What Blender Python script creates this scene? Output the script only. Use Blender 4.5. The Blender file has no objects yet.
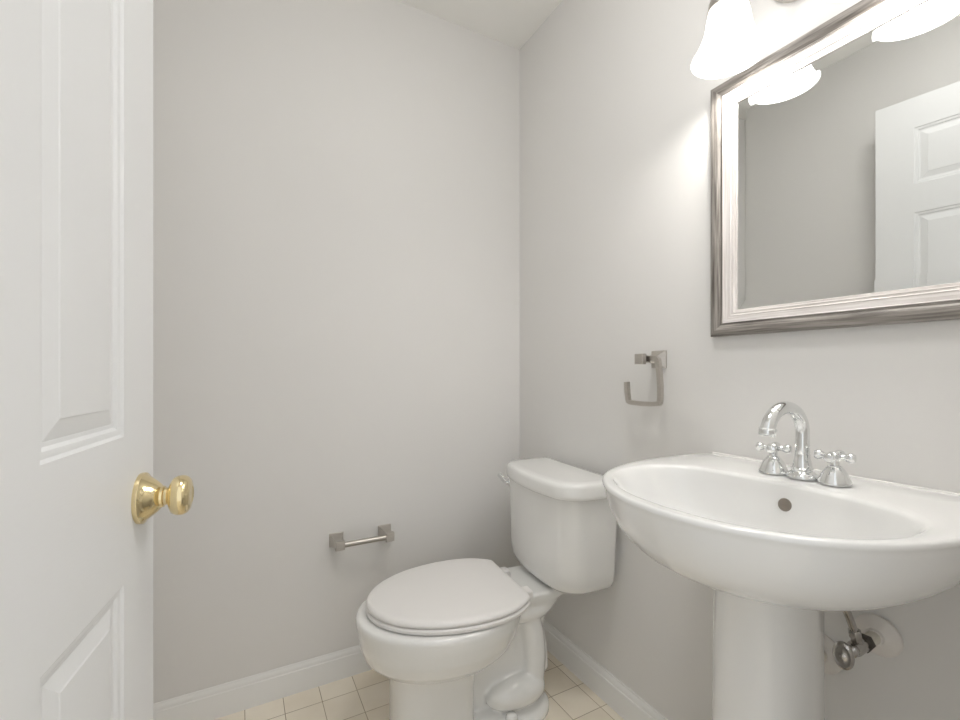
import bpy, bmesh, math
from mathutils import Vector, Matrix, bvhtree
PI = math.pi
SC = bpy.context.scene
COL = SC.collection

# ------------------------------------------------------------------ camera
F_PX = 449.0
cam_d = bpy.data.cameras.new('camera')
cam_d.sensor_width = 36.0
cam_d.lens = F_PX / 960.0 * 36.0
cam_d.shift_y = 11.5 / 960.0
cam_d.clip_start = 0.02
cam = bpy.data.objects.new('camera', cam_d)
COL.objects.link(cam)
cam.location = (-1.055, -1.609, 1.0695)
cam.rotation_euler = (PI / 2, 0, -math.radians(28.22))
SC.camera = cam

# ------------------------------------------------------------------ world, view
world = bpy.data.worlds.new('world')
SC.world = world
world.use_nodes = True
wb = world.node_tree.nodes['Background']
wb.inputs[0].default_value = (0.97, 0.985, 1.0, 1)
wb.inputs[1].default_value = 0.90
SC.view_settings.view_transform = 'Standard'
SC.view_settings.look = 'None'
SC.view_settings.gamma = 1.0
SC.view_settings.use_curve_mapping = False
SC.view_settings.exposure = 0.27
BULB_W = 2.3
SHADE_E = 2.2
FILL_DOME_E = 24.0  # glow of the added overhead fill dome
SC.cycles.max_bounces = 12
SC.cycles.diffuse_bounces = 8
SC.cycles.glossy_bounces = 6
SC.cycles.use_denoising = True
SC.cycles.sample_clamp_indirect = 6.0

# ------------------------------------------------------------------ materials
def mat(name, color, rough=0.5, metal=0.0, coat=0.0, spec=0.5, noise=None, bump=None):
    m = bpy.data.materials.new(name)
    m.use_nodes = True
    nt = m.node_tree
    b = nt.nodes['Principled BSDF']
    b.inputs['Base Color'].default_value = (*color, 1)
    b.inputs['Roughness'].default_value = rough
    b.inputs['Metallic'].default_value = metal
    b.inputs['Coat Weight'].default_value = coat
    b.inputs['Specular IOR Level'].default_value = spec
    geo = nt.nodes.new('ShaderNodeTexCoord')
    if noise:       # (scale, colour variation, stretch vector)
        sc, amt, st = noise
        mp = nt.nodes.new('ShaderNodeMapping'); mp.inputs['Scale'].default_value = st
        nt.links.new(geo.outputs['Object'], mp.inputs['Vector'])
        n = nt.nodes.new('ShaderNodeTexNoise'); n.inputs['Scale'].default_value = sc; n.inputs['Detail'].default_value = 5
        nt.links.new(mp.outputs[0], n.inputs['Vector'])
        r = nt.nodes.new('ShaderNodeMapRange')
        r.inputs[1].default_value = 0.3; r.inputs[2].default_value = 0.7
        r.inputs[3].default_value = 1 - amt; r.inputs[4].default_value = 1 + amt
        nt.links.new(n.outputs[0], r.inputs[0])
        mx = nt.nodes.new('ShaderNodeVectorMath'); mx.operation = 'SCALE'
        mx.inputs[0].default_value = color
        nt.links.new(r.outputs[0], mx.inputs['Scale'])
        nt.links.new(mx.outputs[0], b.inputs['Base Color'])
    if bump:        # (scale, strength, distance, stretch vector)
        sc, strg, dist, st = bump
        mp = nt.nodes.new('ShaderNodeMapping'); mp.inputs['Scale'].default_value = st
        nt.links.new(geo.outputs['Object'], mp.inputs['Vector'])
        n = nt.nodes.new('ShaderNodeTexNoise'); n.inputs['Scale'].default_value = sc; n.inputs['Detail'].default_value = 4
        nt.links.new(mp.outputs[0], n.inputs['Vector'])
        bp = nt.nodes.new('ShaderNodeBump'); bp.inputs['Strength'].default_value = strg; bp.inputs['Distance'].default_value = dist
        nt.links.new(n.outputs[0], bp.inputs['Height'])
        nt.links.new(bp.outputs[0], b.inputs['Normal'])
    return m

ONE = (1, 1, 1)
M_wall = mat('wall_paint', (0.718, 0.709, 0.694), 0.75, spec=0.25, noise=(1.5, 0.012, ONE), bump=(220, 0.12, 0.0008, ONE))
M_ceil = mat('ceiling_paint', (0.86, 0.855, 0.83), 0.8, spec=0.2, bump=(200, 0.15, 0.001, ONE))
M_trim = mat('trim_paint', (0.80, 0.80, 0.79), 0.35, noise=(3, 0.01, ONE))
M_door = mat('door_paint', (0.73, 0.735, 0.735), 0.42, noise=(2, 0.008, ONE), bump=(40, 0.12, 0.0008, (9, 9, 0.55)))
M_doorh = mat('door_paint_rail_grain', (0.73, 0.735, 0.735), 0.42, noise=(2, 0.008, ONE), bump=(40, 0.14, 0.0008, (1.0, 0.6, 8)))
M_cer = mat('white_porcelain', (0.80, 0.80, 0.785), 0.12, coat=0.5, noise=(2, 0.006, ONE))
M_cer2 = mat('white_sink_porcelain', (0.77, 0.77, 0.76), 0.10, coat=0.5, noise=(2, 0.006, ONE))
M_seat = mat('white_seat_plastic', (0.79, 0.775, 0.76), 0.30, noise=(2, 0.006, ONE))
M_chrome = mat('chrome', (0.80, 0.81, 0.81), 0.07, 1.0, noise=(30, 0.03, ONE))
M_nickel = mat('brushed_nickel', (0.54, 0.51, 0.47), 0.32, 1.0, noise=(60, 0.05, (1, 1, 6)))
M_dnickel = mat('worn_nickel', (0.52, 0.50, 0.48), 0.20, 1.0, noise=(90, 0.12, ONE))
M_brass = mat('polished_brass', (0.80, 0.67, 0.40), 0.10, 1.0, noise=(25, 0.06, ONE))
M_dark = mat('dark_metal', (0.10, 0.09, 0.08), 0.45, 0.8, noise=(40, 0.2, ONE))
M_bronze = mat('overflow_bronze', (0.26, 0.23, 0.20), 0.40, 0.7, noise=(60, 0.1, ONE))
M_esc = mat('white_escutcheon', (0.74, 0.71, 0.68), 0.35, noise=(20, 0.02, ONE))
M_pipe = mat('cream_pipe', (0.68, 0.65, 0.58), 0.45, noise=(20, 0.03, ONE))
M_caulk = mat('caulk', (0.75, 0.74, 0.72), 0.5, noise=(20, 0.02, ONE))

def frame_mat(name, c0, c1, axis, metal, rough):
    """brushed finish: fine streaks running along `axis`"""
    m = bpy.data.materials.new(name); m.use_nodes = True
    nt = m.node_tree; b = nt.nodes['Principled BSDF']
    b.inputs['Roughness'].default_value = rough; b.inputs['Metallic'].default_value = metal
    tc = nt.nodes.new('ShaderNodeTexCoord'); mp = nt.nodes.new('ShaderNodeMapping')
    mp.inputs['Scale'].default_value = {'z': (260, 260, 9), 'y': (260, 9, 260)}[axis]
    nt.links.new(tc.outputs['Object'], mp.inputs[0])
    n = nt.nodes.new('ShaderNodeTexNoise'); n.inputs['Scale'].default_value = 1.0; n.inputs['Detail'].default_value = 6
    nt.links.new(mp.outputs[0], n.inputs['Vector'])
    r = nt.nodes.new('ShaderNodeValToRGB')
    r.color_ramp.elements[0].position = 0.32; r.color_ramp.elements[0].color = (*c0, 1)
    r.color_ramp.elements[1].position = 0.68; r.color_ramp.elements[1].color = (*c1, 1)
    nt.links.new(n.outputs[0], r.inputs[0]); nt.links.new(r.outputs[0], b.inputs['Base Color'])
    bp = nt.nodes.new('ShaderNodeBump'); bp.inputs['Strength'].default_value = 0.25; bp.inputs['Distance'].default_value = 0.0006
    nt.links.new(n.outputs[0], bp.inputs['Height']); nt.links.new(bp.outputs[0], b.inputs['Normal'])
    return m
DK0, DK1 = (0.10, 0.088, 0.076), (0.34, 0.315, 0.29)
LT0, LT1 = (0.58, 0.54, 0.52), (0.76, 0.73, 0.71)
M_fd = {a: frame_mat('grey_brown_wood_' + a, DK0, DK1, a, 0.0, 0.5) for a in 'yz'}
M_fl = {a: frame_mat('silver_leaf_' + a, LT0, LT1, a, 0.05, 0.42) for a in 'yz'}

def tile_material():
    m = bpy.data.materials.new('cream_floor_tile'); m.use_nodes = True
    nt = m.node_tree; N = nt.nodes; L = nt.links; b = N['Principled BSDF']
    g = N.new('ShaderNodeNewGeometry'); s = N.new('ShaderNodeSeparateXYZ'); L.new(g.outputs['Position'], s.inputs[0])
    def math_(op, a, b_=None, c=None):
        n = N.new('ShaderNodeMath'); n.operation = op
        for i, v in enumerate((a, b_, c)):
            if v is None: continue
            if isinstance(v, (int, float)): n.inputs[i].default_value = v
            else: L.new(v, n.inputs[i])
        return n.outputs[0]
    P = 0.111; ds = []; ids = []
    for k, off in ((0, 0.040), (1, 0.086)):
        t = math_('DIVIDE', math_('ADD', s.outputs[k], off + 20 * P), P)
        fr = math_('FRACT', t); ids.append(math_('FLOOR', t))
        ds.append(math_('MINIMUM', fr, math_('SUBTRACT', 1.0, fr)))
    d = math_('MINIMUM', ds[0], ds[1])
    mr = N.new('ShaderNodeMapRange'); mr.interpolation_type = 'SMOOTHSTEP'
    mr.inputs[1].default_value = 0.005; mr.inputs[2].default_value = 0.012
    L.new(d, mr.inputs[0])
    cb = N.new('ShaderNodeCombineXYZ'); L.new(ids[0], cb.inputs[0]); L.new(ids[1], cb.inputs[1])
    wn = N.new('ShaderNodeTexWhiteNoise'); wn.noise_dimensions = '3D'; L.new(cb.outputs[0], wn.inputs[0])
    n = N.new('ShaderNodeTexNoise'); n.inputs['Scale'].default_value = 9; L.new(g.outputs['Position'], n.inputs['Vector'])
    mixf = math_('MULTIPLY_ADD', n.outputs[0], 0.6, math_('MULTIPLY', wn.outputs[0], 0.4))
    rp = N.new('ShaderNodeValToRGB')
    rp.color_ramp.elements[0].position = 0.2; rp.color_ramp.elements[0].color = (0.78, 0.70, 0.57, 1)
    rp.color_ramp.elements[1].position = 0.85; rp.color_ramp.elements[1].color = (0.90, 0.84, 0.73, 1)
    L.new(mixf, rp.inputs[0])
    gn = N.new('ShaderNodeTexNoise'); gn.inputs['Scale'].default_value = 6; L.new(g.outputs['Position'], gn.inputs['Vector'])
    gr = N.new('ShaderNodeValToRGB')
    gr.color_ramp.elements[0].position = 0.35; gr.color_ramp.elements[0].color = (0.26, 0.19, 0.11, 1)
    gr.color_ramp.elements[1].position = 0.7; gr.color_ramp.elements[1].color = (0.46, 0.37, 0.24, 1)
    L.new(gn.outputs[0], gr.inputs[0])
    mx = N.new('ShaderNodeMix'); mx.data_type = 'RGBA'
    L.new(mr.outputs[0], mx.inputs[0]); L.new(gr.outputs[0], mx.inputs[6]); L.new(rp.outputs[0], mx.inputs[7])
    L.new(mx.outputs[2], b.inputs['Base Color'])
    rr = N.new('ShaderNodeMapRange'); rr.inputs[3].default_value = 0.85; rr.inputs[4].default_value = 0.30
    L.new(mr.outputs[0], rr.inputs[0]); L.new(rr.outputs[0], b.inputs['Roughness'])
    bp = N.new('ShaderNodeBump'); bp.inputs['Strength'].default_value = 0.5; bp.inputs['Distance'].default_value = 0.0015
    L.new(mr.outputs[0], bp.inputs['Height']); L.new(bp.outputs[0], b.inputs['Normal'])
    return m
M_tile = tile_material()

def mirror_material():
    m = bpy.data.materials.new('mirror_silver'); m.use_nodes = True
    nt = m.node_tree; b = nt.nodes['Principled BSDF']
    b.inputs['Metallic'].default_value = 1.0
    b.inputs['Base Color'].default_value = (0.80, 0.81, 0.80, 1)
    tc = nt.nodes.new('ShaderNodeTexCoord')
    n = nt.nodes.new('ShaderNodeTexNoise'); n.inputs['Scale'].default_value = 14; n.inputs['Detail'].default_value = 8
    nt.links.new(tc.outputs['Object'], n.inputs['Vector'])
    r = nt.nodes.new('ShaderNodeMapRange')
    r.inputs[1].default_value = 0.5; r.inputs[2].default_value = 0.8; r.inputs[3].default_value = 0.008; r.inputs[4].default_value = 0.05
    nt.links.new(n.outputs[0], r.inputs[0]); nt.links.new(r.outputs[0], b.inputs['Roughness'])
    return m
M_mirror = mirror_material()

def shade_material():
    m = bpy.data.materials.new('lit_alabaster_glass'); m.use_nodes = True
    nt = m.node_tree; b = nt.nodes['Principled BSDF']
    b.inputs['Roughness'].default_value = 0.3
    b.inputs['Base Color'].default_value = (0.85, 0.84, 0.82, 1)
    tc = nt.nodes.new('ShaderNodeTexCoord')
    n = nt.nodes.new('ShaderNodeTexNoise'); n.inputs['Scale'].default_value = 14
    n.inputs['Detail'].default_value = 3; n.inputs['Distortion'].default_value = 1.5
    nt.links.new(tc.outputs['Object'], n.inputs['Vector'])
    r = nt.nodes.new('ShaderNodeMapRange')
    r.inputs[1].default_value = 0.3; r.inputs[2].default_value = 0.6
    r.inputs[3].default_value = SHADE_E * 0.45; r.inputs[4].default_value = SHADE_E
    nt.links.new(n.outputs[0], r.inputs[0])
    b.inputs['Emission Color'].default_value = (1.0, 0.985, 0.96, 1)
    nt.links.new(r.outputs[0], b.inputs['Emission Strength'])
    return m
M_shade = shade_material()
M_bulb = mat('lit_bulb', (0.9, 0.9, 0.88), 0.4, noise=(10, 0.01, ONE))
_b = M_bulb.node_tree.nodes['Principled BSDF']
_b.inputs['Emission Color'].default_value = (1.0, 0.96, 0.90, 1); _b.inputs['Emission Strength'].default_value = 12

# ------------------------------------------------------------------ helpers
def obj(name, bm, m, parent=None, smooth=True, angle=35, matrix=None):
    if matrix is not None: bm.transform(matrix)
    bmesh.ops.recalc_face_normals(bm, faces=bm.faces)
    me = bpy.data.meshes.new(name); bm.to_mesh(me); bm.free()
    mats = m if isinstance(m, (list, tuple)) else [m]
    for k in mats: me.materials.append(k)
    if smooth:
        me.shade_smooth()
        try: me.set_sharp_from_angle(angle=math.radians(angle))
        except Exception: pass
    o = bpy.data.objects.new(name, me); COL.objects.link(o)
    if parent is not None: o.parent = parent
    return o

def thing(name, label, cat, loc=(0, 0, 0), rotz=0.0, group=None):
    o = bpy.data.objects.new(name, None); COL.objects.link(o)
    o.empty_display_size = 0.05
    o.location = loc; o.rotation_euler = (0, 0, rotz)
    o['label'] = label; o['category'] = cat
    if group: o['group'] = group
    return o

def add_box(bm, x0, x1, y0, y1, z0, z1, bevel=0.0, seg=2, mi=0):
    vs = [bm.verts.new((x, y, z)) for x in (x0, x1) for y in (y0, y1) for z in (z0, z1)]
    idx = [(0, 1, 3, 2), (4, 6, 7, 5), (0, 4, 5, 1), (2, 3, 7, 6), (0, 2, 6, 4), (1, 5, 7, 3)]
    fs = [bm.faces.new([vs[i] for i in f]) for f in idx]
    for f in fs: f.material_index = mi
    if bevel:
        es = list({e for f in fs for e in f.edges})
        bmesh.ops.bevel(bm, geom=es, offset=bevel, segments=seg, affect='EDGES', profile=0.5)
    return fs

def box(name, b, m, parent=None, bevel=0.0):
    bm = bmesh.new(); add_box(bm, *b, bevel=bevel)
    return obj(name, bm, m, parent)

def add_rings(bm, rings, cap0=True, cap1=True, closed=True, mi=0):
    """loft through rings (lists of equal length of points)"""
    vr = [[bm.verts.new(p) for p in r] for r in rings]
    n = len(vr[0])
    for a, b in zip(vr, vr[1:]):
        for i in range(n if closed else n - 1):
            j = (i + 1) % n
            f = bm.faces.new((a[i], a[j], b[j], b[i])); f.material_index = mi
    if cap0: bm.faces.new(vr[0][::-1]).material_index = mi
    if cap1: bm.faces.new(vr[-1]).material_index = mi
    return vr

def add_lathe(bm, prof, n=48, M=None, cap0=True, cap1=True):
    """prof: list of (radius, height) about local Z, M places it"""
    rings = []
    for r, z in prof:
        r = max(r, 0.0002)
        rings.append([Vector((r * math.cos(2 * PI * k / n), r * math.sin(2 * PI * k / n), z)) for k in range(n)])
    if M is not None: rings = [[M @ p for p in r] for r in rings]
    add_rings(bm, rings, cap0, cap1)

def axis_matrix(loc, direction):
    q = Vector(direction).normalized().to_track_quat('Z', 'Y')
    return Matrix.Translation(loc) @ q.to_matrix().to_4x4()

def add_tube(bm, pts, rad, n=20, sect=None):
    """tube along pts; rad float or list; sect optional list of 2D section points (unit)"""
    pts = [Vector(p) for p in pts]
    if not isinstance(rad, (list, tuple)): rad = [rad] * len(pts)
    T = []
    for i in range(len(pts)):
        a = pts[max(i - 1, 0)]; b = pts[min(i + 1, len(pts) - 1)]
        T.append((b - a).normalized())
    up = Vector((0, 0, 1)) if abs(T[0].z) < 0.9 else Vector((1, 0, 0))
    nrm = (up - T[0] * up.dot(T[0])).normalized()
    rings = []
    sec = sect or [(math.cos(2 * PI * k / n), math.sin(2 * PI * k / n)) for k in range(n)]
    for p, t, r in zip(pts, T, rad):
        nrm = (nrm - t * nrm.dot(t)).normalized(); bn = t.cross(nrm)
        rings.append([p + nrm * (a * r) + bn * (b * r) for a, b in sec])
    add_rings(bm, rings)

def catmull(pts, n=8):
    pts = [Vector(p) for p in pts]; out = []
    P = [pts[0] * 2 - pts[1]] + pts + [pts[-1] * 2 - pts[-2]]
    for i in range(1, len(P) - 2):
        a, b, c, d = P[i - 1:i + 3]
        for k in range(n):
            t = k / n
            out.append(0.5 * ((2 * b) + (c - a) * t + (2 * a - 5 * b + 4 * c - d) * t * t + (3 * b - a - 3 * c + d) * t ** 3))
    out.append(pts[-1]); return out

def bake(o, mods):
    """apply modifiers without operators"""
    for kind, props in mods:
        md = o.modifiers.new(kind, kind)
        for k, v in props.items(): setattr(md, k, v)
    dg = bpy.context.evaluated_depsgraph_get(); dg.update()
    me = bpy.data.meshes.new_from_object(o.evaluated_get(dg))
    mats = list(o.data.materials)
    o.modifiers.clear(); o.data = me
    if not me.materials:
        for k in mats: me.materials.append(k)
    me.shade_smooth()

def structure(o): o['kind'] = 'structure'; return o

# ------------------------------------------------------------------ room shell
XL, YF, ZC, TH = -1.30, -1.53, 2.443, 0.10     # left wall, front wall, ceiling
structure(box('floor', (XL - TH, TH, -3.3, TH, -0.10, 0.0), M_tile))
structure(box('ceiling', (XL - TH, TH, YF - TH, TH, ZC, ZC + 0.1), M_ceil))
structure(box('wall_back', (XL - TH, TH, 0.0, TH, 0.0, ZC), M_wall))
structure(box('wall_right', (0.0, TH, YF - TH, 0.0, 0.0, ZC), M_wall))
structure(box('wall_left', (XL - TH, XL, YF - TH, 0.0, 0.0, ZC), M_wall))
DX0, DX1 = -1.275, -0.545
bm = bmesh.new()
add_box(bm, XL, DX0 - 0.02, YF - TH, YF, 0, ZC)
add_box(bm, DX1 + 0.02, 0.0, YF - TH, YF, 0, ZC)
add_box(bm, DX0 - 0.02, DX1 + 0.02, YF - TH, YF, 2.13, ZC)
structure(obj('wall_front', bm, M_wall, smooth=False))
bm = bmesh.new()
add_box(bm, DX0 - 0.02, DX0 - 0.004, YF - TH, YF, 0, 2.13)
add_box(bm, DX1 + 0.004, DX1 + 0.02, YF - TH, YF, 0, 2.13)
add_box(bm, DX0 - 0.02, DX1 + 0.02, YF - TH, YF, 2.112, 2.13)
structure(obj('trim_1', bm, M_trim, smooth=False))

def baseboard(name, p0, p1, nrm, k=1.0):
    """profile extruded from p0 to p1; nrm points into the room"""
    prof = [(0, 0), (.0125, 0), (.0125, .070), (.0120, .0735), (.0095, .0755), (.0088, .0780), (.0092, .081),
            (.0082, .086), (.0052, .0905), (.0040, .0925), (.0040, .0965), (.0030, .098), (0, .098)]
    p0, p1, nrm = Vector(p0), Vector(p1), Vector(nrm)
    bm = bmesh.new()
    add_rings(bm, [[p + nrm * (a * k) + Vector((0, 0, z)) for a, z in prof] for p in (p0, p1)])
    return structure(obj(name, bm, M_trim, angle=25))
baseboard('baseboard_back', (XL, 0, 0), (0, 0, 0), (0, -1, 0), 0.55)
baseboard('baseboard_right', (0, -0.0125, 0), (0, YF, 0), (-1, 0, 0))
baseboard('baseboard_left', (XL, -0.0125, 0), (XL, YF, 0), (1, 0, 0))

# ------------------------------------------------------------------ door (open leaf)
def build_door():
    W, T, ZB, ZT = 0.71, 0.035, 0.012, 2.095
    b = math.radians(8.0)
    # local frame: s = distance from the free edge back to the hinge, n = out of the visible face
    E = Vector((-1.168, -0.787, 0)); d = Vector((math.sin(b), math.cos(b), 0)); n = Vector((math.cos(b), -math.sin(b), 0))
    def P(s, z, h): return E - d * s + n * h + Vector((0, 0, z))
    cols = [(0.110, 0.295), (0.415, 0.600)]
    rows = [(0.235, 0.800), (0.987, 1.664), (1.770, 1.982)]
    bm = bmesh.new()
    def quad(a, mi=0):
        f = bm.faces.new([bm.verts.new(p) for p in a]); f.material_index = mi
    for side, h0 in ((1, 0.0), (-1, -T)):
        def Q(s, z, h): return P(s, z, h0 + side * h * .72)
        # stiles (full height), rails and mullions: the flat ground of the face
        def flat(s0, s1, z0, z1, mi): quad([Q(s0, z0, 0), Q(s1, z0, 0), Q(s1, z1, 0), Q(s0, z1, 0)], mi)
        zz = [ZB] + [v for r in rows for v in r] + [ZT]
        for a, b_ in zip(zz, zz[1:]):
            flat(0, cols[0][0], a, b_, 0); flat(cols[1][1], W, a, b_, 0)
        for i in range(0, 8, 2):
            for a, b_ in zip([v for c in cols for v in c], [v for c in cols for v in c][1:]):
                flat(a, b_, zz[i], zz[i + 1], 1)
        for z0, z1 in rows:
            flat(cols[0][1], cols[1][0], z0, z1, 0)
            for s0, s1 in cols:
                # moulded profile of each sunk panel: inset from the panel edge, height
                prof = [(0, 0), (.0035, -.0035), (.0065, -.0040), (.0100, -.0048), (.0135, -.0085), (.0165, -.0090),
                        (.0180, -.0095), (.0360, -.0035), (.0378, -.0022), (.040, -.0020)]
                loops = []
                for ins, h in prof:
                    loops.append([Q(s0 + ins, z0 + ins, h), Q(s1 - ins, z0 + ins, h), Q(s1 - ins, z1 - ins, h), Q(s0 + ins, z1 - ins, h)])
                add_rings(bm, loops, cap0=False, cap1=True)
    for a, b_ in zip(zz, zz[1:]):
        for s in (0, W): quad([P(s, a, 0), P(s, b_, 0), P(s, b_, -T), P(s, a, -T)])
    ss = [0] + [v for c in cols for v in c] + [W]
    for a, b_ in zip(ss, ss[1:]):
        for z in (ZB, ZT): quad([P(a, z, 0), P(b_, z, 0), P(b_, z, -T), P(a, z, -T)])
    bmesh.ops.remove_doubles(bm, verts=bm.verts, dist=1e-5)
    leaf = structure(obj('door_1', bm, [M_door, M_doorh], angle=12))
    # knob on both faces
    zk = 0.894; sk = 0.052
    for side, h0 in ((1, 0.0), (-1, -T)):
        M = axis_matrix(P(sk, zk, h0), n * side)
        bm = bmesh.new()
        add_lathe(bm, [(.0300, 0), (.0345, 0), (.0350, .0030), (.0345, .0055), (.0325, .0068), (.0300, .0085), (.0270, .0125),
                       (.0215, .0195), (.0175, .0235), (.0150, .0250), (.0145, .0280), (.0125, .0290)], 64, M)
        ros = obj('rosette', bm, M_brass, leaf)
        bm = bmesh.new()
        add_lathe(bm, [(.0118, .0200), (.0120, .0300), (.0117, .0325), (.0135, .0335), (.0140, .0345), (.0200, .0365), (.0250, .0395), (.0272, .0440),
                       (.0278, .0485), (.0272, .0525), (.0250, .0565), (.0210, .0592), (.0150, .0606), (.0120, .0612), (.0112, .0604),
                       (.0085, .0600), (.0001, .0598)], 64, M)
        kn = obj('door_knob', bm, M_brass, leaf)
    bm = bmesh.new()   # latch plate on the free edge
    q = [P(-0.0012, zk + s * .028, -T / 2 + t * .012) for s, t in ((-1, -1), (1, -1), (1, 1), (-1, 1))]
    q2 = [P(0.0, zk + s * .028, -T / 2 + t * .012) for s, t in ((-1, -1), (1, -1), (1, 1), (-1, 1))]
    add_rings(bm, [q, q2]); obj('latch_plate', bm, M_brass, leaf)
    for z in (0.25, 1.05, 1.85):     # hinge barrels
        bm = bmesh.new(); add_lathe(bm, [(.006, -.045), (.006, .045)], 20, Matrix.Translation(P(W + .004, z, .004)))
        obj('hinge', bm, M_brass, leaf)
    return leaf
build_door()

# ------------------------------------------------------------------ mirror
def build_mirror():
    y0, y1, z0, z1 = -1.432, -0.893, 1.156, 1.772
    t = thing('wall_mirror', 'rectangular mirror in a brushed grey-brown frame with silver inner edge, hung over the sink',
              'mirror', (0, (y0 + y1) / 2, z0))
    loc = Vector(t.location)
    def loop(ins, u): return [Vector((-u, a, z)) - loc for a, z in ((y0 + ins, z0 + ins), (y1 - ins, z0 + ins), (y1 - ins, z1 - ins), (y0 + ins, z1 - ins))]
    def ring(name, prof, mm):
        bm = bmesh.new()
        vr = [[bm.verts.new(p) for p in loop(*q)] for q in prof]
        for a, b in zip(vr, vr[1:]):
            for i in range(4):
                j = (i + 1) % 4
                f = bm.faces.new((a[i], a[j], b[j], b[i])); f.material_index = 0 if i % 2 == 0 else 1
        return obj(name, bm, [mm['y'], mm['z']], t, angle=30)
    ring('outer_frame', [(0, 0.0005), (0, .017), (.001, .0185), (.003, .0195), (.008, .0215), (.013, .0222), (.018, .0215), (.0225, .0190), (.0250, .0170),
                         (.0262, .0165), (.0290, .0170), (.0303, .0165), (.0310, .0145), (.0310, .0005)], M_fd)
    ring('inner_frame', [(.0310, .0005), (.0310, .0168), (.0318, .0176), (.0326, .0170), (.0332, .0160), (.046, .0130), (.0468, .0136), (.0480, .0138),
                         (.0488, .0126), (.0500, .0112), (.0525, .0108), (.0540, .0116), (.0552, .0112), (.0560, .0095), (.0605, .0085),
                         (.0612, .0072), (.0612, .0005)], M_fl)
    bm = bmesh.new()
    add_rings(bm, [loop(.0600, .0010), loop(.0600, .0052), loop(.0840, .0064)])
    obj('mirror_glass', bm, M_mirror, t, angle=0.5)
build_mirror()

# ------------------------------------------------------------------ vanity light
def build_light():
    ys = (-1.000, -1.250); U = 0.112; ZR = 1.757
    yc = sum(ys) / 2
    t = thing('vanity_light', 'two-light nickel wall fixture with lit frosted glass bell shades above the mirror', 'light fixture', (0, yc, 1.93))
    inv = Matrix.Translation((0, -yc, -1.93))
    bm = bmesh.new()   # oval backplate
    prof = [(1.0, 0.0005), (1.0, .006), (.97, .011), (.88, .014), (.80, .018), (.45, .024), (.1, .026)]
    add_rings(bm, [[Vector((-u, yc + .095 * s * math.cos(a), 1.925 +   .068 * s * math.sin(a))) for a in [2 * PI * k / 64 for k in range(64)]] for s, u in prof])
    obj('backplate', bm, M_nickel, t, matrix=inv)
    bm = bmesh.new()
    add_lathe(bm, [(.0001, .026), (.016, .028), (.020, .034), (.019, .042), (.013, .049), (.0001, .052)], 32, axis_matrix((0, yc, 1.925), (-1, 0, 0)))
    obj('finial', bm, M_nickel, t, matrix=inv)
    for y in ys:
        s = 1 if y > yc else -1
        bm = bmesh.new()
        add_tube(bm, catmull([(-.020, yc + s * .03, 1.925), (-.060, yc + s * .045, 1.912), (-.100, yc + s * .072, 1.893), (-.122, yc + s * .098, 1.905),
                              (-.118, yc + s * .118, 1.928), (-U, yc + s * .125, 1.915), (-U, yc + s * .125, 1.89)], 8), .0055, 16)
        obj('arm', bm, M_nickel, t, matrix=inv)
        C0 = Matrix.Translation((-U, y, ZR))
        bm = bmesh.new()
        add_lathe(bm, [(.006, .155), (.010, .150), (.024, .143), (.0335, .134), (.0385, .121), (.0415, .103), (.0380, .1025), (.0350, .120), (.02, .135), (.005, .140)], 48, C0)
        obj('shade_holder', bm, M_nickel, t, matrix=inv)
        bm = bmesh.new()
        outer = [(.0330, .118), (.0350, .1165), (.0375, .110), (.0400, .100), (.0430, .085), (.0455, .068), (.0485, .052), (.0490, .050), (.0500, .0485), (.0512, .046), (.0545, .036),
                 (.0610, .022), (.0680, .010), (.0725, .003), (.0740, .000)]
        inner = [(r - .0035, z + .0006) for r, z in outer[::-1]]
        add_lathe(bm, outer + inner, 64, C0, cap0=False, cap1=False)
        sh = obj('glass_shade', bm, M_shade, t, matrix=inv)
        bm = bmesh.new()
        add_lathe(bm, [(.0001, .040), (.010, .0415), (.018, .047), (.0215, .056), (.020, .068), (.014, .082), (.012, .092), (.012, .12)], 32, C0)
        obj('bulb', bm, M_bulb, t, matrix=inv)
        ld = bpy.data.lights.new('bulb_light', 'POINT'); ld.energy = BULB_W; ld.color = (1.0, 0.975, 0.94); ld.shadow_soft_size = 0.022
        lo = bpy.data.objects.new('bulb_light', ld); COL.objects.link(lo); lo.parent = t
        lo.location = (-U, y - yc, ZR + .030 - 1.93)
build_light()

# ------------------------------------------------------------------ unseen fill dome, added to brighten the upper walls
def build_fill_dome():
    t = thing('added_fill_light', 'added fill light, a round glowing dome overhead near the doorway, out of view', 'added fill light', (-.66, -1.10, ZC))
    bm = bmesh.new(); add_lathe(bm, [(.150, -.0005), (.160, -.002), (.162, -.022), (.156, -.028), (.148, -.028), (.02, -.026)], 64)
    obj('rim', bm, M_nickel, t)
    md = mat('fill_dome_glow', (.85, .85, .84), .4, noise=(10, .01, ONE)); b = md.node_tree.nodes['Principled BSDF']
    b.inputs['Emission Color'].default_value = (1.0, .985, .965, 1); b.inputs['Emission Strength'].default_value = FILL_DOME_E
    bm = bmesh.new(); add_lathe(bm, [(.147 * math.cos(a), -.028 - .055 * math.sin(a)) for a in [k * PI / 2 / 10 for k in range(11)]], 64)
    obj('fill_dome', bm, md, t)
build_fill_dome()

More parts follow.
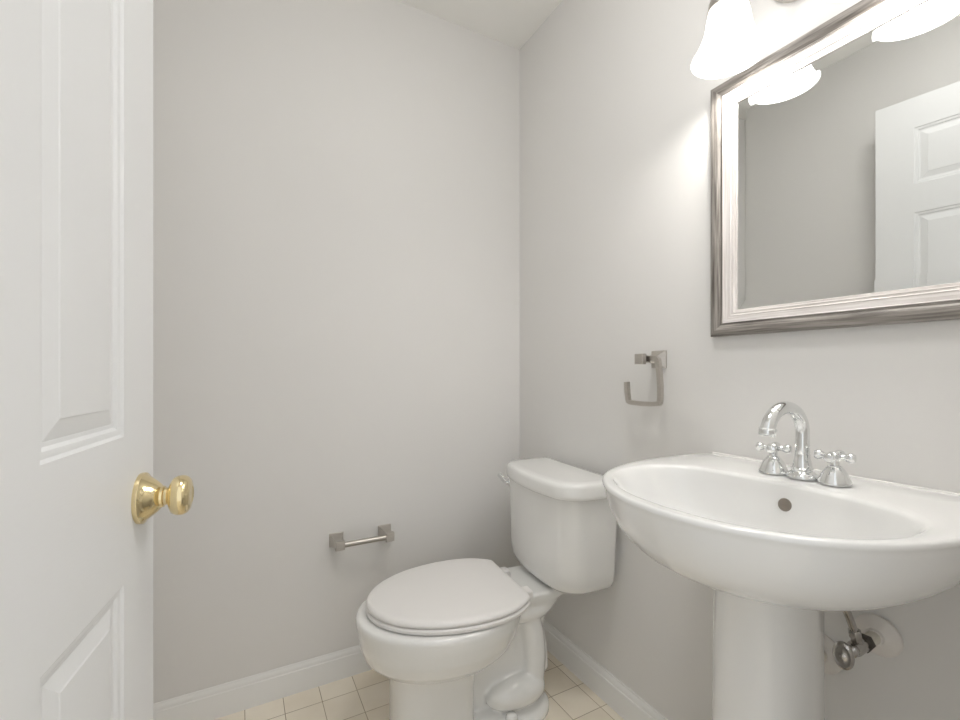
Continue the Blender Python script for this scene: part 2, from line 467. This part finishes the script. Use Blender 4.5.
# ------------------------------------------------------------------ toilet
TA = math.radians(5.0)
def build_toilet():
    t = thing('toilet', 'white two-piece toilet with closed lid, tank against the wall beside the sink', 'toilet', (0, -0.40, 0), -TA)
    # local: x = -forward, y = lateral (towards the back wall)
    def V(f, l, z): return Vector((-f, l, z))
    def egg(c, Af, Ab, w, z, n=64, l0=0.0, p=2.0, pb=2.0):
        out = []
        for k in range(n):
            a = 2 * PI * k / n; ca, sa = math.cos(a), math.sin(a)
            q = p if ca > 0 else pb
            f = (Af if ca > 0 else Ab) * math.copysign(abs(ca) ** (2 / q), ca)
            l = w * math.copysign(abs(sa) ** (2 / q), sa)
            out.append(V(c + f, l0 + l, z))
        return out
    L0 = -0.020
    bm = bmesh.new()
    # bowl
    add_rings(bm, [egg(.52, .10, .10, .06, .225, l0=L0), egg(.52, .165, .17, .112, .228, l0=L0), egg(.515, .205, .185, .148, .243, l0=L0), egg(.51, .238, .205, .173, .270, l0=L0),
                   egg(.505, .256, .217, .188, .305, l0=L0), egg(.50, .268, .222, .197, .345, l0=L0), egg(.50, .272, .223, .200, .372, l0=L0), egg(.50, .270, .222, .198, .382, l0=L0),
                   egg(.50, .262, .215, .191, .386, l0=L0)])
    # front pedestal column
    add_rings(bm, [egg(.56, .125, .12, .105, .0, p=2.6, pb=4, l0=L0), egg(.56, .115, .12, .100, .05, p=2.6, pb=4, l0=L0), egg(.56, .115, .12, .100, .15, p=2.6, pb=4, l0=L0),
                   egg(.555, .120, .12, .104, .20, p=2.6, pb=4, l0=L0), egg(.55, .135, .13, .112, .25, p=2.6, pb=4, l0=L0)])
    # web and rear column
    add_rings(bm, [egg(.36, .15, .17, .040, z, p=4, pb=4, l0=L0) for z in (0.0, .15, .32)])
    # rear deck that carries the tank
    add_rings(bm, [egg(.26, .08, .08, .045, .24, p=3, pb=3, l0=-.01), egg(.25, .10, .08, .058, .29, p=3, pb=3, l0=-.01), egg(.235, .13, .095, .080, .325, p=3, pb=3, l0=-.005),
                   egg(.225, .16, .11, .096, .350, p=4, pb=3, l0=.004), egg(.22, .18, .12, .104, .366, p=5, pb=4, l0=.006), egg(.22, .18, .12, .106, .380, p=5, pb=4, l0=.006), egg(.22, .175, .118, .103, .386, p=5, pb=4, l0=.006)])
    # trapway: a thick S seen in relief on both sides
    for s in (-1, 1):
        add_tube(bm, catmull([V(.255, L0 + s * .028, .315), V(.236, L0 + s * .033, .25), V(.230, L0 + s * .036, .18), V(.234, L0 + s * .034, .10)], 6), .038, 20)
        add_tube(bm, catmull([V(.31, s * .050 - .012, .33), V(.26, s * .052 - .008, .322), V(.21, s * .048 - .006, .328), V(.17, s * .040, .345)], 6), .036, 18)
        rr = catmull([V(.215, L0 + s * .030, .080), V(.25, L0 + s * .046, .088), V(.30, L0 + s * .056, .092), V(.35, L0 + s * .058, .090), V(.40, L0 + s * .050, .084)], 6)
        add_tube(bm, rr, [.047 * math.sqrt(max(.004, 1 - ((i / 24 - .42) / .59) ** 2)) for i in range(len(rr))], 20)
        add_tube(bm, catmull([V(.225, L0 + s * .020, .29), V(.205, L0 + s * .022, .20), V(.20, L0 + s * .024, .12)], 6), .028, 16)
    # foot
    add_rings(bm, [egg(.40, .295, .235, .122, .0, p=2.6, pb=2.3, l0=L0), egg(.40, .293, .233, .120, .018, p=2.6, pb=2.3, l0=L0), egg(.40, .285, .222, .108, .030, p=2.6, pb=2.3, l0=L0),
                   egg(.40, .27, .20, .080, .043, p=2.6, pb=2.3, l0=L0), egg(.40, .25, .18, .050, .055, p=2.6, pb=2.3, l0=L0)])
    bmesh.ops.recalc_face_normals(bm, faces=bm.faces)
    body = obj('bowl', bm, M_cer, t)
    bake(body, [('REMESH', dict(mode='VOXEL', voxel_size=0.0045, use_smooth_shade=True)), ('SMOOTH', dict(factor=0.5, iterations=7))])
    # keep the foot flat on the floor
    for v in body.data.vertices:
        if v.co.z < 0.004: v.co.z = 0.0006
    # bolt caps
    for s in (-1, 1):
        bm = bmesh.new()
        add_lathe(bm, [(.0180, -.006), (.0185, .006), (.0172, .013), (.0130, .0195), (.007, .0225), (.0001, .0232)], 32, Matrix.Translation(V(.335, L0 + s * .092, .036)))
        obj('bolt_cap', bm, M_cer, t)
    # seat and lid
    def seat_outline(grow, z, n=96):
        # straight hinge edge at the rear, egg front
        c, Af, Ab, w = .462, .279 + grow, .170 + grow, .193 + grow
        out = []
        for k in range(n):
            a = 2 * PI * k / n; ca, sa = math.cos(a), math.sin(a)
            if ca > 0: f, l = Af * ca, w * sa
            else: f, l = (Ab + .04) * math.copysign(abs(ca) ** (2 / 2.3), ca), w * math.copysign(abs(sa) ** (2 / 2.3), sa)
            f = max(c + f, .297 - grow * .5)
            out.append(V(f, l + L0, z))
        return out
    bm = bmesh.new()
    add_rings(bm, [seat_outline(-.004, .3885), seat_outline(.0005, .3905), seat_outline(.002, .395), seat_outline(.002, .399), seat_outline(-.001, .4025), seat_outline(-.004, .4035)])
    obj('seat', bm, M_seat, t)
    bm = bmesh.new()
    add_rings(bm, [seat_outline(-.006, .4055), seat_outline(-.001, .4065), seat_outline(.0010, .4105), seat_outline(.0008, .4145), seat_outline(-.003, .4195), seat_outline(-.010, .4220),
                   seat_outline(-.020, .4232), seat_outline(-.06, .4245), seat_outline(-.12, .4255), seat_outline(-.17, .4258)])
    obj('seat_lid', bm, M_seat, t, angle=50)
    for s in (-1, 1):
        bm = bmesh.new()
        add_box(bm, -.298, -.262, L0 + s * .075 - .02, L0 + s * .075 + .02, .3855, .408, bevel=.006, seg=3)
        obj('hinge', bm, M_seat, t)
    # tank
    def tank_ring(z, half, fb, ff, bow, r, n=14):
        """rounded plan: straight back, slightly bowed front"""
        pts = []
        def arc(cf, cl, a0, a1):
            for k in range(n + 1):
                a = a0 + (a1 - a0) * k / n
                pts.append((cf + r * math.cos(a), cl + r * math.sin(a)))
        rb = 0.010
        for k in range(5):
            a = PI + (PI / 2) * (1 - k / 4) * 1.0
        pts.append((fb, -half + rb)); pts.append((fb + rb * .3, -half + rb * .3)); pts.append((fb + rb, -half))
        arc(ff - r, -half + r, -PI / 2, 0)
        m = 14
        for k in range(1, m):
            l = (-half + r) + (2 * half - 2 * r) * k / m
            pts.append((ff, l))
        arc(ff - r, half - r, 0, PI / 2)
        pts.append((fb + rb, half)); pts.append((fb + rb * .3, half - rb * .3)); pts.append((fb, half - rb))
        out = []
        for f, l in pts:
            w = (f - fb) / (ff - fb)
            out.append(V(f + bow * w * (1 - (l / half) ** 2), l, z))
        return out
    FB = 0.022
    bm = bmesh.new()
    def TR(z, half, fb, ff, bow, r, off=-.014): return [p + Vector((0, off, 0)) for p in tank_ring(z, half, fb, ff, bow, r)]
    add_rings(bm, [TR(.3920, .125, .05, .150, .010, .05, .004), TR(.3925, .157, .035, .166, .018, .06, .004), TR(.397, .179, .027, .176, .024, .064, .004), TR(.408, .191, .024, .182, .028, .064, .004),
                   TR(.425, .198, FB, .1845, .030, .062, .0035), TR(.46, .203, FB, .187, .031, .060, .003), TR(.55, .2055, FB, .189, .032, .060, .001), TR(.64, .2085, FB, .191, .033, .060, -.001), TR(.6895, .2105, FB, .193, .034, .060, -.003)])
    obj('tank', bm, M_cer, t, angle=60)
    bm = bmesh.new()
    add_rings(bm, [TR(.6945, .205, .026, .198, .034, .058), TR(.6935, .211, .023, .2045, .035, .060), TR(.696, .2135, .0225, .207, .035, .062), TR(.706, .214, .0225, .2085, .035, .062),
                   TR(.728, .2135, .0225, .208, .035, .061), TR(.735, .2120, .023, .2065, .034, .060), TR(.7395, .209, .025, .203, .033, .058), TR(.7418, .204, .030, .198, .032, .055),
                   TR(.7425, .18, .045, .178, .024, .05), TR(.743, .12, .09, .14, .01, .02)])
    obj('tank_lid', bm, M_cer, t, angle=60)
    # flush lever
    lv = bmesh.new()
    base = V(.196, .160, .668)
    add_lathe(lv, [(.0165, -.012), (.0170, .006), (.0150, .011), (.0090, .013), (.0080, .022), (.0001, .0225)], 28, axis_matrix(base, (-1, 0.25, 0)))
    lever = obj('flush_lever', lv, M_chrome, t)
    bm = bmesh.new()
    p = [base + Vector((-.016, .000, 0)), base + Vector((-.022, .010, .003)), base + Vector((-.025, .022, .008)), base + Vector((-.026, .036, .014)), base + Vector((-.026, .046, .018))]
    add_tube(bm, catmull(p, 6), [.0062 + .0028 * i / 24 for i in range(25)], 14)
    obj('lever_arm', bm, M_chrome, lever)
build_toilet()

# ------------------------------------------------------------------ pedestal sink
YS = -1.143
def build_sink():
    t = thing('pedestal_sink', 'white porcelain pedestal sink with oval basin under the framed mirror', 'sink', (0, YS, 0))
    half = [(0.0, .255), (.06, .266), (.12, .2705), (.17, .272), (.235, .270), (.30, .259), (.36, .239), (.41, .210), (.45, .172), (.482, .124), (.505, .065), (.513, .0)]
    innh = [(.176, .0), (.178, .06), (.183, .11), (.197, .165), (.220, .198), (.258, .222), (.31, .226), (.36, .214), (.41, .184), (.45, .135), (.475, .073), (.483, .0)]
    UC = 0.27
    N = 160
    def polar(pts, uc=UC):
        full = catmull([(u, v, 0) for u, v in pts], 10)
        full = full + [Vector((p.x, -p.y, 0)) for p in full[::-1]]
        ang = []
        for p in full:
            ang.append((math.atan2(p.y, p.x - uc) % (2 * PI), p))
        return full
    def sample(pts, closed_back, uc=UC):
        """radius of the outline in N directions from (uc,0)"""
        h = [Vector((p.x, p.y)) for p in catmull([(u, v, 0) for u, v in pts], 12)]
        if closed_back: h = [Vector((0.0, 0.0))] + h
        loop = h + [Vector((p.x, -p.y)) for p in h[::-1]]
        out = []
        for k in range(N):
            a = 2 * PI * k / N + 1e-4; d = Vector((math.cos(a), math.sin(a))); best = 0
            for i in range(len(loop)):
                p = loop[i] - Vector((uc, 0)); q = loop[(i + 1) % len(loop)] - Vector((uc, 0))
                e = q - p; den = d.x * e.y - d.y * e.x
                if abs(den) < 1e-12: continue
                r = (p.x * e.y - p.y * e.x) / den; s = (p.x * d.y - p.y * d.x) / den
                if r > 0 and -1e-6 <= s <= 1 + 1e-6: best = max(best, r)
            out.append(best)
        return out
    Ro, Ri = sample(half, True), sample(innh, False)
    def ring(R, s, z, uc=UC, inset=0.0, umin=0.001):
        out = []
        for k in range(N):
            a = 2 * PI * k / N + 1e-4
            r = R[k] * s - inset
            u = uc + r * math.cos(a)
            out.append(Vector((-max(u, umin), r * math.sin(a), z)))
        return out
    def mixr(w, z, inset=0.0):
        out = []
        for k in range(N):
            a = 2 * PI * k / N + 1e-4; r = (Ri[k]) * (1 - w) + (Ro[k] - inset) * w
            out.append(Vector((-max(UC + r * math.cos(a), .001), r * math.sin(a), z)))
        return out
    bm = bmesh.new()
    def dz(v): return .8665 - (.8665 - v) * .71
    rings = [ring(Ro, .10, .664), ring(Ro, .30, .666), ring(Ro, .45, .671), ring(Ro, .58, .681), ring(Ro, .68, .694), ring(Ro, .77, .712), ring(Ro, .84, .733),
             ring(Ro, .895, .757), ring(Ro, .935, .783), ring(Ro, .960, .806), ring(Ro, .977, .826), ring(Ro, .989, .843), ring(Ro, .996, .853),
             ring(Ro, 1.0, .8585), ring(Ro, 1.0, .8610), ring(Ro, 1.0, .8640, inset=.0010), ring(Ro, 1.0, .8658, inset=.0030), ring(Ro, 1.0, .8665, inset=.007),
             mixr(.55, .8660, .009), mixr(.25, .8655, .009), mixr(.10, .8645, .009), ring(Ri, 1.0, .8625), ring(Ri, .985, .8585), ring(Ri, .968, .851), ring(Ri, .95, .840), ring(Ri, .92, .825), ring(Ri, .875, .803),
             ring(Ri, .80, .780), ring(Ri, .68, .760), ring(Ri, .50, .746), ring(Ri, .30, .739), ring(Ri, .08, .736)]
    for rr in rings[:13]:
        for p in rr: p.z = dz(p.z)
    add_rings(bm, rings)
    # small raised lip along the wall
    basin = obj('basin', bm, M_cer2, t, angle=70)
    bm = bmesh.new()
    pts = [Vector((-.0045, v, .8655)) for v in (-.2525, -.15, 0, .15, .2525)]
    add_tube(bm, pts, .0022, 12); obj('caulk_bead', bm, M_caulk, basin)
    # overflow on the rear slope of the bowl, found on the basin surface itself
    tree = bvhtree.BVHTree.FromPolygons([v.co.copy() for v in basin.data.vertices], [p.vertices[:] for p in basin.data.polygons])
    hit, nrm, _, _ = tree.ray_cast(Vector((-.32, -.010, .828)), Vector((1, 0, 0)))
    nrm = nrm if nrm.x < 0 else -nrm
    bm = bmesh.new(); add_lathe(bm, [(.0110, -.004), (.0118, .0004), (.0108, .0012), (.0095, .0002), (.0085, -.003)], 32, axis_matrix(hit, nrm)); obj('overflow_ring', bm, M_bronze, basin)
    bm = bmesh.new(); add_lathe(bm, [(.0100, -.004), (.0100, .0005), (.0001, .0007)], 32, axis_matrix(hit, nrm)); obj('overflow_hole', bm, M_bronze, basin)
    bm = bmesh.new(); add_lathe(bm, [(.022, -.002), (.0225, .002), (.0190, .0035), (.0165, .0015), (.015, .004), (.0001, .0065)], 32, Matrix.Translation((-UC, 0, .7365)))
    obj('drain', bm, M_chrome, basin)
    # pedestal: rounded front, straight sides back towards the wall
    def D(z, w, u0, u1, n=48):
        out = []
        for k in range(n + 1):
            a = -PI / 2 + PI * k / n
            ca, sa = math.cos(a), math.sin(a)
            out.append(Vector((-(u0 + .055 + (u1 - u0 - .055) * abs(ca) ** .85), w * math.copysign(abs(sa) ** .85, sa), z)))
        out += [Vector((-(u0 + .02), w, z)), Vector((-u0, w - .010, z)), Vector((-u0, -w + .010, z)), Vector((-(u0 + .02), -w, z))]
        return out
    bm = bmesh.new()
    add_rings(bm, [D(0.0005, .098, .15, .345), D(.03, .098, .15, .345), D(.05, .090, .16, .335), D(.10, .083, .166, .325), D(.30, .0785, .17, .318), D(.55, .0755, .17, .314), D(.70, .0755, .17, .314), D(.718, .081, .166, .32), D(.728, .086, .162, .326), D(.732, .088, .16, .328)])
    obj('pedestal', bm, M_cer2, t, angle=60)
build_sink()

# ------------------------------------------------------------------ faucet
def build_faucet():
    ZD = .8668; U = .108
    t = thing('faucet', 'chrome widespread faucet with gooseneck spout and two cross handles on the sink deck', 'faucet', (-U, YS - .002, ZD))
    bm = bmesh.new()
    add_lathe(bm, [(.0250, 0), (.0262, .0015), (.0262, .0045), (.0235, .0090), (.0195, .0120), (.0172, .0140), (.0172, .0155), (.0185, .0165), (.0185, .0195), (.0165, .0210), (.0158, .0230), (.0150, .0290), (.0140, .0330), (.0130, .0360), (.0126, .045)], 40)
    R = .0585; RZ = .0495; top = .0865
    pts = [(0, 0, .03), (0, 0, .055)] + [(-(R - R * math.cos(a)), 0, top + RZ * math.sin(a)) for a in [math.radians(v) for v in range(0, 162, 7)]]
    a = math.radians(160); end = Vector(pts[-1]); tan = Vector((-math.sin(a), 0, math.cos(a) * 1.0)).normalized(); tan = Vector((-math.sin(math.radians(166)), 0, math.cos(math.radians(166))))
    pts.append(tuple(end + tan * .004))
    add_tube(bm, pts, .0118, 28)
    sp = obj('spout', bm, M_chrome, t)
    bm = bmesh.new()
    add_lathe(bm, [(.0118, 0), (.0142, .0005), (.0146, .003), (.0134, .0045), (.0136, .0055), (.0134, .012), (.0124, .0135), (.0095, .0135), (.0092, .008)], 32, axis_matrix(end + tan * .001, tan), cap1=True)
    obj('aerator', bm, M_chrome, sp)
    for s, rot in ((1, .35), (-1, .12)):
        h = bmesh.new()
        prof = [(.0245, 0), (.0255, .0012), (.0255, .0035), (.0242, .0065), (.0222, .0100), (.0208, .0140), (.0190, .0180), (.0160, .0222), (.0126, .0262), (.0110, .0275), (.0110, .0290), (.0075, .0300), (.0070, .0360), (.0070, .040)]
        M0 = Matrix.Translation((0, s * .0525, 0)) @ Matrix.Diagonal((1, 1, 1.14, 1))
        add_lathe(h, prof, 40, M0)
        hb = obj('handle_base', h, M_chrome, t)
        bm = bmesh.new()
        add_lathe(bm, [(.0080, .0375), (.0115, .0395), (.0120, .0430), (.0115, .0475), (.0090, .0495), (.0080, .0505), (.0001, .0512)], 32, M0)
        for k in range(4):
            a = rot + k * PI / 2; d = Vector((math.cos(a), math.sin(a), 0))
            add_lathe(bm, [(.0060, .006), (.0050, .012), (.0050, .0150), (.0072, .0180), (.0090, .0220), (.0090, .0262), (.0068, .0298), (.0030, .0310), (.0001, .0312)], 20,
                      axis_matrix(M0 @ Vector((0, 0, .0435)), d))
        obj('cross_handle', bm, M_chrome, hb)
build_faucet()

# ------------------------------------------------------------------ plumbing under the sink
def build_valve():
    yv, zv = -1.221, .577
    t = thing('shutoff_valve', 'chrome angle stop valve with oval handle and round white wall escutcheon under the sink', 'valve', (0, yv, zv))
    X = Vector((-1, 0, 0))
    bm = bmesh.new()
    add_lathe(bm, [(.0360, 0.0004), (.0368, .004), (.0352, .0065), (.0290, .0090), (.0200, .0120), (.0150, .0150), (.0128, .020), (.0105, .020)], 48, axis_matrix((0, 0, 0), X))
    obj('escutcheon', bm, M_esc, t)
    bm = bmesh.new(); add_lathe(bm, [(.0110, .0), (.0110, .054), (.0105, .056)], 24, axis_matrix((0, 0, 0), X)); obj('stub_pipe', bm, M_pipe, t)
    bm = bmesh.new()
    add_lathe(bm, [(.0080, .046), (.0145, .048), (.0150, .052), (.0150, .062), (.0125, .065)], 6, axis_matrix((0, 0, 0), X))
    obj('compression_nut', bm, M_dark, t, angle=30)
    bm = bmesh.new()
    add_lathe(bm, [(.0105, .064), (.0125, .068), (.0125, .092), (.0100, .097), (.0108, .099), (.0108, .106), (.0070, .109), (.0045, .111), (.0045, .128)], 28, axis_matrix((0, 0, 0), X))
    add_lathe(bm, [(.0090, 0), (.0090, .016), (.0105, .0165), (.0105, .026), (.0080, .029)], 6, axis_matrix((-.082, 0, .006), (-.35, .03, 1)))
    body = obj('valve_body', bm, M_dnickel, t, angle=30)
    bm = bmesh.new()
    sq = []
    for s, h in ((.75, 0), (.95, .0005), (1.0, .003), (.97, .006), (.80, .0085), (.60, .0075), (.3, .008), (.1, .0105)):
        sq.append([Vector((.0160 * s * math.cos(2 * PI * k / 40), .0240 * s * math.sin(2 * PI * k / 40), h)) for k in range(40)])
    M = axis_matrix((-.128, 0, 0), (-1, 0, 0))
    M = Matrix.Translation((-.128, 0, 0)) @ Matrix(((0, 0, -1, 0), (1, 0, 0, 0), (0, 1, 0, 0), (0, 0, 0, 1)))
    add_rings(bm, [[M @ p for p in r] for r in sq]); obj('oval_handle', bm, M_dnickel, body)
    bm = bmesh.new()
    p0 = Vector((-.092, .001, .033))
    add_tube(bm, catmull([p0, p0 + Vector((-.011, .001, .02)), p0 + Vector((-.028, .004, .055)), p0 + Vector((-.042, .008, .10))], 6), .0062, 16)
    obj('supply_tube', bm, M_dnickel, t)
    # waste pipe
    yd, zd = -1.127, .494
    t = thing('drain_pipe', 'pale drain pipe with round white wall escutcheon behind the sink pedestal', 'pipe', (0, yd, zd))
    bm = bmesh.new()
    add_lathe(bm, [(.0395, 0.0004), (.0402, .004), (.0385, .0060), (.0310, .0080), (.0240, .0095), (.0205, .011), (.0190, .013), (.0165, .013)], 48, axis_matrix((0, 0, 0), X))
    obj('escutcheon', bm, M_esc, t)
    bm = bmesh.new(); add_lathe(bm, [(.0160, .0), (.0160, .136)], 24, axis_matrix((0, 0, 0), X)); obj('waste_arm', bm, M_pipe, t)
build_valve()

# ------------------------------------------------------------------ towel ring
def bar(bm, pts, w, h):
    sq = [(-w, -h), (w, -h), (w, h), (-w, h)]
    add_tube(bm, pts, 1.0, sect=sq)
def frustum(bm, c, ax, a, b, sec):
    """square sections (half size, distance) along ax from c; a,b span the section"""
    c, ax, a, b = map(Vector, (c, ax, a, b))
    add_rings(bm, [[c + ax * dist + a * s * i + b * s * j for i, j in ((-1, -1), (1, -1), (1, 1), (-1, 1))] for s, dist in sec])
def build_ring():
    y, z = -.725, 1.104
    t = thing('towel_ring', 'empty square brushed nickel open towel ring on the wall left of the mirror', 'towel ring', (0, y, z))
    bm = bmesh.new()
    frustum(bm, (0, 0, 0), (-1, 0, 0), (0, 1, 0), (0, 0, 1), [(.0235, .0004), (.0245, .0012), (.0245, .0055), (.0225, .0075), (.0120, .0200), (.0100, .030), (.0095, .050)])
    obj('mounting_post', bm, M_nickel, t, angle=20)
    bm = bmesh.new(); frustum(bm, (0, 0, 0), (-1, 0, 0), (0, 1, 0), (0, 0, 1), [(.0130, .070), (.0145, .0715), (.0145, .0835), (.0132, .0855)])
    obj('post_cap', bm, M_nickel, t, angle=20)
    bm = bmesh.new(); frustum(bm, (0, 0, 0), (-1, 0, 0), (0, 1, 0), (0, 0, 1), [(.0060, .046), (.0060, .074)])
    obj('pivot_pin', bm, M_dark, t, angle=20)
    bm = bmesh.new()
    u = -.057
    def sweep(pp):
        out = []
        for a, b in pp: out.append((u, a, b))
        return out
    # local y: + is away from the camera. starts at the post, goes towards the camera, down, away and up again
    pts = sweep([(.008, .002), (-.020, .002), (-.036, .0010), (-.0408, -.0020), (-.0425, -.008), (-.0470, -.040), (-.0495, -.075), (-.0495, -.105), (-.0482, -.1175), (-.0465, -.1205), (-.042, -.1218),
                 (-.02, -.1240), (.012, -.1250), (.042, -.1240), (.057, -.1225), (.0615, -.1205), (.0630, -.116), (.0665, -.096), (.0685, -.065)])
    bar(bm, pts, .0062, .0058)
    obj('ring', bm, M_nickel, t, angle=25)
build_ring()

# ------------------------------------------------------------------ toilet paper holder
def build_tp():
    yc = 0; z = .488; xs = (-.758, -.588)
    t = thing('toilet_paper_holder', 'empty brushed nickel toilet paper holder on the back wall beside the toilet', 'paper holder', (sum(xs) / 2, 0, z))
    for x in xs:
        bm = bmesh.new(); c = (x - sum(xs) / 2, 0, 0)
        frustum(bm, c, (0, -1, 0), (1, 0, 0), (0, 0, 1), [(.0225, .0004), (.0235, .0012), (.0235, .0050), (.0220, .0065), (.0130, .0400), (.0120, .052), (.0145, .056), (.0150, .058), (.0150, .074), (.0135, .0765)])
        obj('mounting_post', bm, M_nickel, t, angle=20)
    bm = bmesh.new()
    k = (xs[1] - xs[0]) / 2
    add_tube(bm, [(-k + .008, -.066, 0), (0, -.066, 0), (k - .008, -.066, 0)], .0092, 20)
    obj('roller_bar', bm, M_nickel, t)
build_tp()
